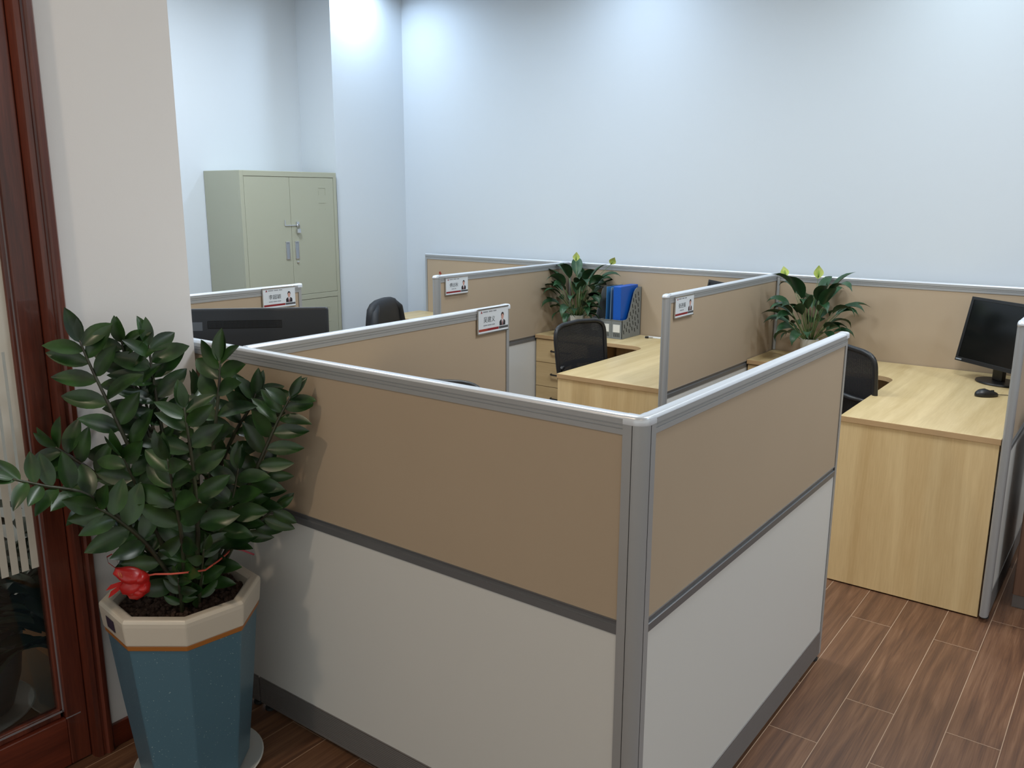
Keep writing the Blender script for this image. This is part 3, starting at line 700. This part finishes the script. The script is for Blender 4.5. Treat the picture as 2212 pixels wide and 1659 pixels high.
# ------------------------------------------------------------------ nameplates
def text_mesh(txt, size, name, mat, parent, loc, rot):
    cu = bpy.data.curves.new(name, 'FONT'); cu.body = txt; cu.size = size; cu.align_x = 'CENTER'; cu.align_y = 'CENTER'; cu.extrude = .00015
    tmp = bpy.data.objects.new(name, cu); COL.objects.link(tmp)
    bpy.context.view_layer.update()
    me = bpy.data.meshes.new_from_object(tmp.evaluated_get(bpy.context.evaluated_depsgraph_get()))
    bpy.data.objects.remove(tmp); bpy.data.curves.remove(cu)
    o = bpy.data.objects.new(name, me); COL.objects.link(o); me.materials.clear(); me.materials.append(M[mat]); o.parent = parent
    o.location = loc; o.rotation_euler = rot
    return o
def nameplate(label, name, loc, suit, orange, wide_sub, collar):
    """local: plate faces +x, y to the right along the screen, z up; origin at plate's lower left"""
    t = thing('nameplate', label, 'nameplate', loc, 0, 'nameplates on the screen ends')
    W_, H_ = .200, .104
    f = MB(); f.box(-.003, .0, 0, W_, 0, H_); f.box(0, .0042, -.002, W_, 0, .006); f.box(0, .0042, -.002, W_, H_-.004, H_+.001); f.box(-.003, .0030, -.002, .002, 0, H_)
    f.build('holder', 'chrome', t, bevel=.0006)
    B(0, .0010, .002, W_, .006, H_-.004).build('card', 'card', t)
    rx = (pi/2, 0, pi/2)
    text_mesh(name, .0255, 'name_text', 'ink', t, (.0013, .074, .056), rx)
    x0, x1 = .001, .0014
    h = MB()
    h.prism([(.018, .0855), (.030, .0855), (.024, .096)], x0, x1, 'x'); h.build('emblem', 'ink_red', t)
    s = MB(); y = .034
    for n, wd in ((8, .0040), (6, .0042), (5, .0040)):
        for i in range(n):
            s.box(x0, x1, y, y+wd*.72, .0875, .0925); y += wd
        y += .005
    s.build('header_line', 'ink2', t)
    s = MB(); n = 11 if wide_sub else 6; y = .074-n*.0034
    for i in range(n): s.box(x0, x1, y, y+.0048, .0325, .0372) if i % 4 != 3 else s.box(x0, x1, y, y+.0030, .0325, .0372); y += .0068
    s.build('job_line', 'ink2', t)
    st = MB(); st.box(x0, x1, .006, .136, .012, .0215)
    if orange: st.cur = 1; st.box(x1, x1+.0002, .006, .062, .012, .0215)
    st.build('red_stripe', ['stripe_red', 'stripe_orange'], t)
    B(x0, x1, .138, W_-.001, .012, .0215).build('grey_stripe', 'stripe_grey', t)
    # portrait print: shoulders, collar, face, hair
    cy = .161; p = thing_part = bpy.data.objects.new('portrait', None); COL.objects.link(p); p.parent = t
    def ell(cy_, cz, ry, rz_, n=20, a0=0, a1=2*pi): return [(cy_+ry*cos(a0+(a1-a0)*i/n), cz+rz_*sin(a0+(a1-a0)*i/n)) for i in range(n if a1-a0 > 6 else n+1)]
    MB().prism([(cy-.019, .0245), (cy+.019, .0245), (cy+.0195, .040), (cy+.013, .0465), (cy+.005, .050), (cy-.005, .050), (cy-.013, .0465), (cy-.0195, .040)], x0, x1, 'x').build('suit', suit, p)
    MB().prism([(cy-.002, .0245), (cy+.002, .0245), (cy+.007, .048), (cy, .053), (cy-.007, .048)], x1, x1+.0002, 'x').build('shirt', 'shirt', p)
    if collar: MB().prism([(cy-.0018, .0245), (cy+.0018, .0245), (cy+.0022, .036), (cy, .046), (cy-.0022, .036)], x1+.0002, x1+.0004, 'x').build('tie', 'tie', p)
    MB().prism(ell(cy, .0615, .0078, .0125), x1+.0002, x1+.0004, 'x').build('face', 'skin', p)
    MB().prism(ell(cy, .0665, .0092, .0125, 14, -.25, pi+.25)+[(cy-.0070, .066), (cy-.004, .0715), (cy+.004, .0718), (cy+.0070, .066)], x1+.0004, x1+.0006, 'x').build('hair', 'hair', p)
    for q in list(p.children): q.parent = t
    bpy.data.objects.remove(p)
    return t
nameplate('white nameplate on the screen beside the black all-in-one computer, orange tip on its stripe', '吴建义', (-1.35+.0190, 1.098, 1.095), 'suit', True, True, True)
nameplate('white nameplate on the screen left of the first peace lily', '傅远秋', (-2.452+.0190, 2.158, 1.080), 'suit', False, False, True)
nameplate('white nameplate on the middle screen between the two back desks', '张进娟', (-.985+.0190, 2.112, 1.080), 'suit_brown', False, False, False)
nameplate('white nameplate on the leftmost screen in front of the filing cabinet', '李超颖', (-2.70+.0190, 1.082, 1.090), 'suit', False, True, True)

# ------------------------------------------------------------------ big potted plant
PC = (-1.265, -.305); VA = radians(59.6)
def poly_ring(r, z, k=8, c=PC): return [(c[0]+r*cos(VA+2*pi*(j)/k), c[1]+r*sin(VA+2*pi*(j)/k), z) for j in range(k)]
def leaflet(m, base, d, up, L, W_, curl, rnd):
    n = 8; sp = []; hf = []; ups = []; p = Vector(base); d = d.normalized(); ax = d.cross(up).normalized()
    for i in range(n+1):
        s = i/n; sp.append(p.copy()); hf.append(W_*max(.02, (sin(pi*min(1, s**.86))**.8)) if 0 < i < n else W_*.03); ups.append(up)
        d = (Matrix.Rotation(-curl/n, 3, ax) @ d); p = p + d*(L/n)
    m.strip(sp, hf, ups, .32)
def interp(pts, s):
    n = len(pts)-1; q = s*n; i = min(int(q), n-1); f = q-i
    P = lambda k: Vector(pts[max(0, min(n, k))])
    a, b, c, d = P(i-1), P(i), P(i+1), P(i+2)
    return .5*((2*b) + (-a+c)*f + (2*a-5*b+4*c-d)*f*f + (-a+3*b-3*c+d)*f*f*f)
ZZ = [
 ([(-1.28, -0.291, 0.575), (-1.319, -0.337, 0.822), (-1.358, -0.385, 1.024), (-1.395, -0.427, 1.191), (-1.406, -0.447, 1.273)], 0.122, 9, 0.3),
 ([(-1.295, -0.297, 0.572), (-1.34, -0.294, 0.846), (-1.373, -0.311, 1.045), (-1.396, -0.331, 1.189), (-1.4, -0.338, 1.259)], 0.112, 9, 0.34),
 ([(-1.283, -0.276, 0.568), (-1.315, -0.271, 0.803), (-1.342, -0.278, 1.003), (-1.347, -0.288, 1.162), (-1.349, -0.29, 1.245)], 0.118, 9, 0.33),
 ([(-1.245, -0.271, 0.567), (-1.209, -0.249, 0.766), (-1.183, -0.224, 0.979), (-1.17, -0.202, 1.145), (-1.166, -0.196, 1.211)], 0.128, 9, 0.28),
 ([(-1.229, -0.244, 0.578), (-1.167, -0.197, 0.746), (-1.103, -0.148, 0.909), (-1.055, -0.106, 1.04), (-1.028, -0.079, 1.109)], 0.105, 9, 0.4),
 ([(-1.243, -0.228, 0.561), (-1.19, -0.178, 0.692), (-1.137, -0.146, 0.8), (-1.101, -0.125, 0.876), (-1.096, -0.115, 0.902)], 0.095, 6, 0.35),
 ([(-1.258, -0.333, 0.587), (-1.266, -0.426, 0.769), (-1.28, -0.529, 0.899), (-1.291, -0.626, 0.949), (-1.295, -0.692, 0.983)], 0.1, 8, 0.32),
 ([(-1.289, -0.307, 0.578), (-1.329, -0.375, 0.79), (-1.382, -0.445, 0.905), (-1.415, -0.501, 0.971), (-1.43, -0.527, 0.999)], 0.11, 6, 0.4),
 ([(-1.21, -0.349, 0.59), (-1.198, -0.428, 0.748), (-1.197, -0.506, 0.849), (-1.201, -0.553, 0.893)], 0.115, 6, 0.3),
 ([(-1.192, -0.339, 0.587), (-1.148, -0.362, 0.765), (-1.118, -0.391, 0.907), (-1.105, -0.407, 1.0)], 0.115, 7, 0.25),
 ([(-1.197, -0.308, 0.577), (-1.153, -0.312, 0.746), (-1.126, -0.325, 0.913), (-1.121, -0.336, 1.054), (-1.123, -0.339, 1.115)], 0.115, 8, 0.25),
 ([(-1.207, -0.266, 0.572), (-1.171, -0.243, 0.705), (-1.132, -0.217, 0.815), (-1.111, -0.201, 0.921)], 0.11, 7, 0.25),
 ([(-1.303, -0.211, 0.559), (-1.319, -0.199, 0.753), (-1.323, -0.186, 0.959), (-1.324, -0.188, 1.095)], 0.115, 9, 0.3),
 ([(-1.242, -0.206, 0.56), (-1.188, -0.173, 0.677), (-1.129, -0.133, 0.742), (-1.088, -0.101, 0.78)], 0.1, 4, 0.55),
 ([(-1.261, -0.338, 0.588), (-1.278, -0.386, 0.699), (-1.286, -0.44, 0.769), (-1.293, -0.491, 0.796)], 0.105, 6, 0.35),
 ([(-1.181, -0.359, 0.568), (-1.164, -0.371, 0.618), (-1.156, -0.377, 0.652)], 0.06, 3, 0.35),
 ([(-1.175, -0.31, 0.564), (-1.152, -0.31, 0.646), (-1.13, -0.312, 0.719)], 0.075, 4, 0.3),
 ([(-1.319, -0.259, 0.573), (-1.365, -0.258, 0.76), (-1.382, -0.268, 0.926), (-1.402, -0.282, 1.061), (-1.41, -0.295, 1.129)], 0.11, 9, 0.28),
 ([(-1.296, -0.259, 0.579), (-1.271, -0.197, 0.791), (-1.209, -0.15, 0.97), (-1.156, -0.119, 1.066), (-1.147, -0.105, 1.105)], 0.11, 9, 0.32),
 ([(-1.244, -0.328, 0.589), (-1.251, -0.38, 0.784), (-1.251, -0.42, 0.912), (-1.253, -0.443, 0.987)], 0.115, 6, 0.35),
]
def zz_stem(parent, pts, L, pairs, s0, seed, mat='zz', face=(.862, -.506, .25)):
    rnd = random.Random(seed); base = Vector(pts[0]); P = [tuple(base + (Vector((PC[0], PC[1], 0))-Vector((base.x, base.y, 0)))*.15 + Vector((0, 0, -.05)))] + list(pts)
    n = 22; sp = [interp(P, i/n) for i in range(n+1)]
    ln = (Vector(pts[-1])-Vector(pts[0])).length
    st = MB(); st.tube(sp, [.0095*(1-.72*i/n)*(.75+.25*min(1, ln/.6)) for i in range(n+1)], 8); so = st.build('stem', 'zz_stem', parent, smooth=True)
    m = MB(); vd = Vector(face).normalized()
    roll = rnd.uniform(-.9, .9)
    for k in range(pairs+1):
        s = s0 + (1-s0)*k/pairs; p = interp(P, s); t = (interp(P, min(1, s+.02))-interp(P, s-.02)).normalized()
        nn = (vd - t*vd.dot(t)).normalized(); nn = Matrix.Rotation(roll+rnd.uniform(-.3, .3), 3, t) @ nn; sd = t.cross(nn).normalized()
        sz = L*(.78+.22*sin(pi*min(1, (k+1)/(pairs+.5))))*rnd.uniform(.88, 1.08)
        for q in (-1, 1):
            if k == pairs and q == 1: continue
            ang = radians(rnd.uniform(48, 66)) if k < pairs else radians(rnd.uniform(-8, 14))
            dr = (t*cos(ang) + sd*q*sin(ang) + nn*rnd.uniform(-.05, .38)).normalized()
            up = (nn*.9 + t*.45 + Vector((rnd.uniform(-.35, .35), rnd.uniform(-.35, .35), rnd.uniform(-.1, .5)))).normalized()
            off = t*(.007*q)
            leaflet(m, p+off, dr, up, sz, sz*.222*rnd.uniform(.9, 1.12), rnd.uniform(-.1, .7), rnd)
        if k == pairs:
            leaflet(m, p, (t+nn*.15).normalized(), nn, sz*.85, sz*.17, .3, rnd)
    # keep every blade on the room side of the wall and the screen
    m.v = [(max(v[0], XN+.006), min(v[1], -.030 if v[0] > XN else v[1]), v[2]) for v in m.v]
    m.build('leaves', mat, so, smooth=True)
def big_plant():
    t = thing('potted_plant', 'large glossy-leaved potted plant in a tall blue planter by the wooden door', 'plant', (0, 0, 0))
    Rt, z1 = .2135, .565
    m = MB(); m.loft([poly_ring(r, z) for r, z in ((.142, .0075), (.150, .014), (.178, .26), (.2, .482), (.2, .486))], True, True); m.build('pot', 'blue_pot', t, bevel=.006)
    m = MB(); m.loft([poly_ring(r, z) for r, z in ((.203, .474), (.2055, .489))], True, True); m.build('pot_band', 'orange', t, bevel=.002)
    m = MB(); m.loft([poly_ring(r, z) for r, z in ((.2, .488), (.2075, .489), (Rt, .545), (Rt, .556), (Rt-.006, z1), (Rt-.030, z1), (Rt-.036, z1-.006), (Rt-.040, .520))], False, False)
    m.build('pot_rim', 'cream', t, bevel=.004)
    # sticker on the rim face left of the middle
    a0 = VA+2*pi*4/8; a1 = VA+2*pi*5/8
    A = Vector((PC[0]+.2095*cos(a0), PC[1]+.2095*sin(a0), 0)); Bv = Vector((PC[0]+.2095*cos(a1), PC[1]+.2095*sin(a1), 0)); nrm = ((A+Bv)/2-Vector((PC[0], PC[1], 0))).normalized()
    d = (Bv-A); s = MB(); qs = []
    for f, z, e in ((.30, .5070, .0012), (.62, .5070, .0012), (.62, .5400, .0038), (.30, .5400, .0038)): qs.append(A+d*f+nrm*e+Vector((0, 0, z)))
    s.add(qs+[q+nrm*.0008 for q in qs], [(4, 5, 6, 7), (3, 2, 1, 0), (0, 1, 5, 4), (1, 2, 6, 5), (2, 3, 7, 6), (3, 0, 4, 7)]); s.build('sticker', 'sticker', t)
    # pebble soil
    rnd = random.Random(9); s = MB(); s.loft([poly_ring(.172, .50), poly_ring(.174, .532)], True, True)
    ico = [(0, 0, 1), (.89, 0, .45), (.28, .85, .45), (-.72, .53, .45), (-.72, -.53, .45), (.28, -.85, .45), (.72, .53, -.45), (-.28, .85, -.45), (-.89, 0, -.45), (-.28, -.85, -.45), (.72, -.53, -.45), (0, 0, -1)]
    fc = [(0, 1, 2), (0, 2, 3), (0, 3, 4), (0, 4, 5), (0, 5, 1), (1, 6, 2), (2, 7, 3), (3, 8, 4), (4, 9, 5), (5, 10, 1), (6, 7, 2), (7, 8, 3), (8, 9, 4), (9, 10, 5), (10, 6, 1), (11, 7, 6), (11, 8, 7), (11, 9, 8), (11, 10, 9), (11, 6, 10)]
    for i in range(620):
        r = .160*math.sqrt(rnd.random()); a = rnd.uniform(0, 2*pi); k = rnd.uniform(.005, .010)
        c = Vector((PC[0]+r*cos(a), PC[1]+r*sin(a), .533+rnd.uniform(-.002, .007)))
        s.add([c+Vector(v)*k*rnd.uniform(.8, 1.2) for v in ico], fc)
    s.build('pebble_soil', 'soil', t)['kind'] = 'stuff'
    for i, (pts, L, n, s0) in enumerate(ZZ): zz_stem(t, pts, L, n, s0, 40+i)
big_plant()
def saucer():
    c = (PC[0]+.006, PC[1]+.006)
    # open dish
    o = MB().lathe([(.001, .0), (.158, .0), (.182, .019), (.178, .021), (.157, .006), (.001, .006)], (0, 0), 48).build('plant_saucer', 'saucer', None, smooth='auto')
    o.location = (c[0], c[1], 0); tag(o, 'round white saucer under the tall blue planter', 'saucer')
saucer()

def ribbon():
    t = thing('ribbon_bow', 'red ribbon bow with gold print tied to the big plant above the blue planter', 'ribbon', (0, 0, 0))
    c = Vector((-1.214, -.462, .668)); rt = Vector((.506, .862, 0)); up = Vector((0, 0, 1)); tw = Vector((.862, -.506, 0))
    P = lambda a, b, d=0: c + rt*a + up*b + tw*d
    def band(pts, wd, name, mat, tilt=(0, 0, 0)):
        m = MB(); v = []; ax = (up*.55+tw*.8).normalized()
        for p in pts: v += [p-ax*wd/2, p+ax*wd/2]
        v2 = [q + rt*.0006 + tw*.0005 for q in v]; n = len(v)
        fs = []
        for i in range(len(pts)-1): fs += [(2*i, 2*i+1, 2*i+3, 2*i+2), (n+2*i+2, n+2*i+3, n+2*i+1, n+2*i)]
        m.add(v+v2, fs); return m.build(name, mat, t, smooth=True)
    # loops: tubes squashed into broad lobes
    def lobe(a0, b0, L, h, ang, name='loop'):
        K = 14; rings = []
        for i in range(9):
            s = i/8; w_ = h*(.28+.9*sin(pi*min(1, .15+s*.85))**.8) if i < 8 else h*.5; r = []
            for j in range(K):
                q = 2*pi*j/K; x = L*s; y = w_*cos(q); z = .018*(.4+sin(pi*s))*sin(q)*(1+.25*cos(3*q+s*5))
                r.append(P(a0+x*cos(ang)-y*sin(ang), b0+x*sin(ang)+y*cos(ang), z))
            rings.append(r)
        return MB().loft(rings).build(name, 'red', t, smooth=True)
    lobe(.022, -.012, .080, .020, radians(150)); lobe(.020, -.012, .060, .022, radians(198)); lobe(.006, -.014, .046, .024, radians(-110)); lobe(.004, -.012, .040, .020, radians(-62)); lobe(-.01, .0, .044, .018, radians(-8))
    for a_, b_, q_ in ((-.030, -.012, 195), (-.034, -.020, 215)):
        MB().prism([(0, -.004), (.03, -.006), (.046, .004), (.028, .006), (0, .005)], -.0006, .0006).build('ribbon_tip', 'red', t).matrix_local = Matrix.Translation(P(a_, b_, -.01)) @ Matrix.Rotation(radians(59.6), 4, 'Z') @ Matrix.Rotation(pi/2, 4, 'X') @ Matrix.Rotation(radians(q_), 4, 'Z')
    # tail loop up left
    band([P(-.030, .022), P(-.046, .036), P(-.060, .052), P(-.062, .068), P(-.050, .074), P(-.040, .062), P(-.038, .046)], .014, 'loop', 'red')
    g = MB()
    for a, b in ((-.036, .022), (-.031, .020), (-.006, .008), (-.001, .005)):
        g.tube([P(a-.002, b+.008, .020), P(a, b, .0225), P(a+.001, b-.007, .020)], .0008, 5)
    g.build('gold_print', 'red_gold', t)
    MB().tube([(-1.206, -.452, .669), (-1.184, -.424, .672), (-1.147, -.400, .674), (-1.128, -.355, .668), (-1.125, -.316, .660), (-1.140, -.265, .664), (-1.172, -.215, .660), (-1.236, -.157, .640)], .0026, 6).build('cord', 'cord', t, smooth=True)
    MB().tube([(-1.236, -.157, .640), (-1.240, -.120, .620), (-1.243, -.078, .590)], .003, 6).build('cord_end', 'pink', t, smooth=True)
ribbon()

# plant in the hall behind the door glass
def hall_plant():
    c = Vector((-2.05, -.625, 0))
    t = thing('potted_plant', 'dark potted plant standing in the hall behind the striped door glass', 'plant', tuple(c))
    MB().lathe([(.12, .02), (.14, .03), (.17, .13), (.185, .24), (.19, .285), (.172, .29), (.165, .26)], (0, 0), 36, cap1=False).build('pot', 'pot_grey', t, smooth='auto')
    MB().lathe([(.166, .23), (.166, .262)], (0, 0), 36).build('soil', 'soil', t)
    MB().lathe([(.16, 0.003), (.20, .025), (.196, .027), (.15, .010)], (0, 0), 40).build('pot_foot', 'saucer', t, smooth='auto')
    rnd = random.Random(21); lv = MB(); sm = MB()
    for i in range(22):
        a = rnd.uniform(0, 2*pi); e = rnd.uniform(-.15, 1.0); ln = rnd.uniform(.30, .60)
        pts = [Vector((.05*cos(a), .05*sin(a), .25))]; d = Vector((cos(a)*cos(e+.5), sin(a)*cos(e+.5), sin(e+.5)))
        for k in range(6): d = (d+Vector((cos(a)*.12, sin(a)*.12, -.06))).normalized(); pts.append(pts[-1]+d*ln/6)
        sm.tube(pts, .006, 6)
        for k in range(2, 7):
            for q in (-1, 1):
                tt = (pts[k]-pts[k-1]).normalized(); sd = tt.cross(Vector((0, 0, 1))).normalized()
                leaflet(lv, pts[k], (tt*.6+sd*q+Vector((0, 0, .1))), Vector((0, 0, 1)), .15, .045, .9, rnd)
    off = c
    lv.v = [(min(v[0], -1.725-c.x), min(v[1], -.30-c.y), v[2]) for v in lv.v]; sm.v = [(min(v[0], -1.725-c.x), min(v[1], -.30-c.y), v[2]) for v in sm.v]
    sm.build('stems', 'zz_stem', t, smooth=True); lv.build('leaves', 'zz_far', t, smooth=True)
hall_plant()

# ------------------------------------------------------------------ peace lilies
def peace_lily(label, loc, seed, flowers, group, n=34, pot='pot_white', wide=1.0, file_side=False):
    t = thing('peace_lily', label, 'plant', loc, 0, group); rnd = random.Random(seed)
    MB().lathe([(.034, 0), (.040, .004), (.047, .075), (.050, .120), (.046, .121), (.043, .105)], (0, 0), 32, cap1=False).build('pot', pot, t, smooth='auto')
    MB().lathe([(.044, .085), (.044, .104)], (0, 0), 24).build('soil', 'soil', t)
    for i in range(n):
        a = i*2.39996 + rnd.uniform(-.35, .35); lay = i/(n-1)          # 0 outer-low, 1 inner-high
        el = radians(26+56*lay**.8 + rnd.uniform(-7, 7)); pl = (.08+.19*lay+rnd.uniform(-.02, .03))*wide; bl = rnd.uniform(.14, .19)*(.82+.25*lay)*wide
        d = Vector((cos(a)*cos(el), sin(a)*cos(el), sin(el))); p = Vector((.014*cos(a), .014*sin(a), .098)); hz = Vector((cos(a), sin(a), 0))
        pts = [p.copy()]
        for k in range(5): d = (d+hz*.05).normalized(); p = p+d*pl/5; pts.append(p.copy())
        m = MB(); m.tube(pts, [.0026-.0002*k for k in range(6)], 6)
        sp = [p.copy()]; nb = 9; dr = rnd.uniform(1.3, 2.5) if lay < .8 else rnd.uniform(.7, 2.2)
        ax = d.cross(Vector((0, 0, 1))); ax = ax.normalized() if ax.length > .05 else hz.cross(Vector((0, 0, 1)))
        tw_ = rnd.uniform(-.5, .5)
        for k in range(nb): d = Matrix.Rotation(-dr/nb*(.4+1.2*k/nb), 3, ax) @ d; p = p+d*bl/nb; sp.append(p.copy())
        hw = bl*rnd.uniform(.17, .22); hf = [max(.0012, hw*(sin(pi*(k/nb)**.80))**.9*(1.0 if k < nb-1 else .6)) if 0 < k < nb else .0010 for k in range(nb+1)]
        ups = []
        for k in range(nb+1):
            tt = (sp[min(k+1, nb)]-sp[max(k-1, 0)]).normalized(); u = ax.cross(tt).normalized(); ups.append(Matrix.Rotation(tw_, 3, tt) @ u)
        m.cur = 1; m.strip(sp, hf, ups, .35)
        m.v = [(v[0], min(v[1], YB-.026-loc[1]), max(v[2], .004)) for v in m.v]
        if file_side: m.v = [(v[0], min(v[1], -.070) if v[0] > .120 and v[2] < .345 else v[1], v[2]) for v in m.v]
        m.build('leaf', ['lily_stem', 'lily'], t, smooth=True)
    for (fx, fy, fz, ang, sz) in flowers:
        st = MB(); tip = Vector((fx, fy, fz)); b = Vector((0, 0, .10)); mid = (b+tip)/2+Vector((-fx*.25, -fy*.25, .03))
        st.tube([b, mid, tip], [.0024, .002, .0018], 6); so = st.build('flower_stalk', 'lily_stem', t, smooth=True)
        d = Vector((sin(ang)*.8, -sin(ang)*.3, cos(ang))).normalized(); up = Vector((.62, -.78, .1)); up = (up-d*up.dot(d)).normalized()
        m = MB(); sp = [tip+d*sz*k/8+up*(-.006*sin(pi*k/8)) for k in range(9)]
        m.strip(sp, [max(.0008, sz*.38*sin(pi*(k/8)**.85)) for k in range(9)], [up]*9, .4); m.build('spathe', 'spathe', so, smooth=True)
        m = MB(); m.tube([tip+d*sz*.12+up*.006, tip+d*sz*.35+up*.008, tip+d*sz*.62+up*.007], [.004, .0048, .003], 8); m.build('spadix', 'spadix', so, smooth=True)
    return t
LG = 'peace lilies in small pots on the back desks'
peace_lily('peace lily in a white pot left of the file holder, two pale flowers', (-2.245, 3.275, .7455), 11, [(-.02, .0, .475, .12, .062), (.235, .02, .465, .75, .062)], LG, 50, file_side=True)
peace_lily('peace lily in the corner by the middle screen, one flower standing well above', (-.690, 3.255, .7455), 4, [(.02, .0, .455, .0, .075), (-.150, -.03, .455, -.35, .065)], LG, 48, wide=1.0)

# ------------------------------------------------------------------ brown cabinet at the right edge
def side_cab():
    t = thing('side_cabinet', 'brown cabinet on a grey plinth at the right picture edge', 'cabinet', (.515, 2.29, 0))
    B(0, .42, 0, .50, .055, .78).build('body', 'brown_board', t, bevel=.002)
    B(.003, .417, .003, .497, 0, .055).build('plinth', 'plinth', t)
    B(.004, .416, -.016, 0, .06, .776).build('door', 'brown_board', t, bevel=.002)
side_cab()

# recessed ceiling lamps that carry the lights
for i, a in enumerate(LIGHTS):
    r = a[3]/2
    o = MB().lathe([(r+.004, -.002), (r+.03, -.006), (r+.03, .0), (r+.004, .0)], (0, 0), 28, cap0=False, cap1=False).build('ceiling_light', 'white', None, smooth='auto')
    o.location = (a[0], a[1], CEIL-.001)
    tag(o, 'round white recessed lamp ring in the ceiling', 'lamp', 'recessed ceiling lamps')
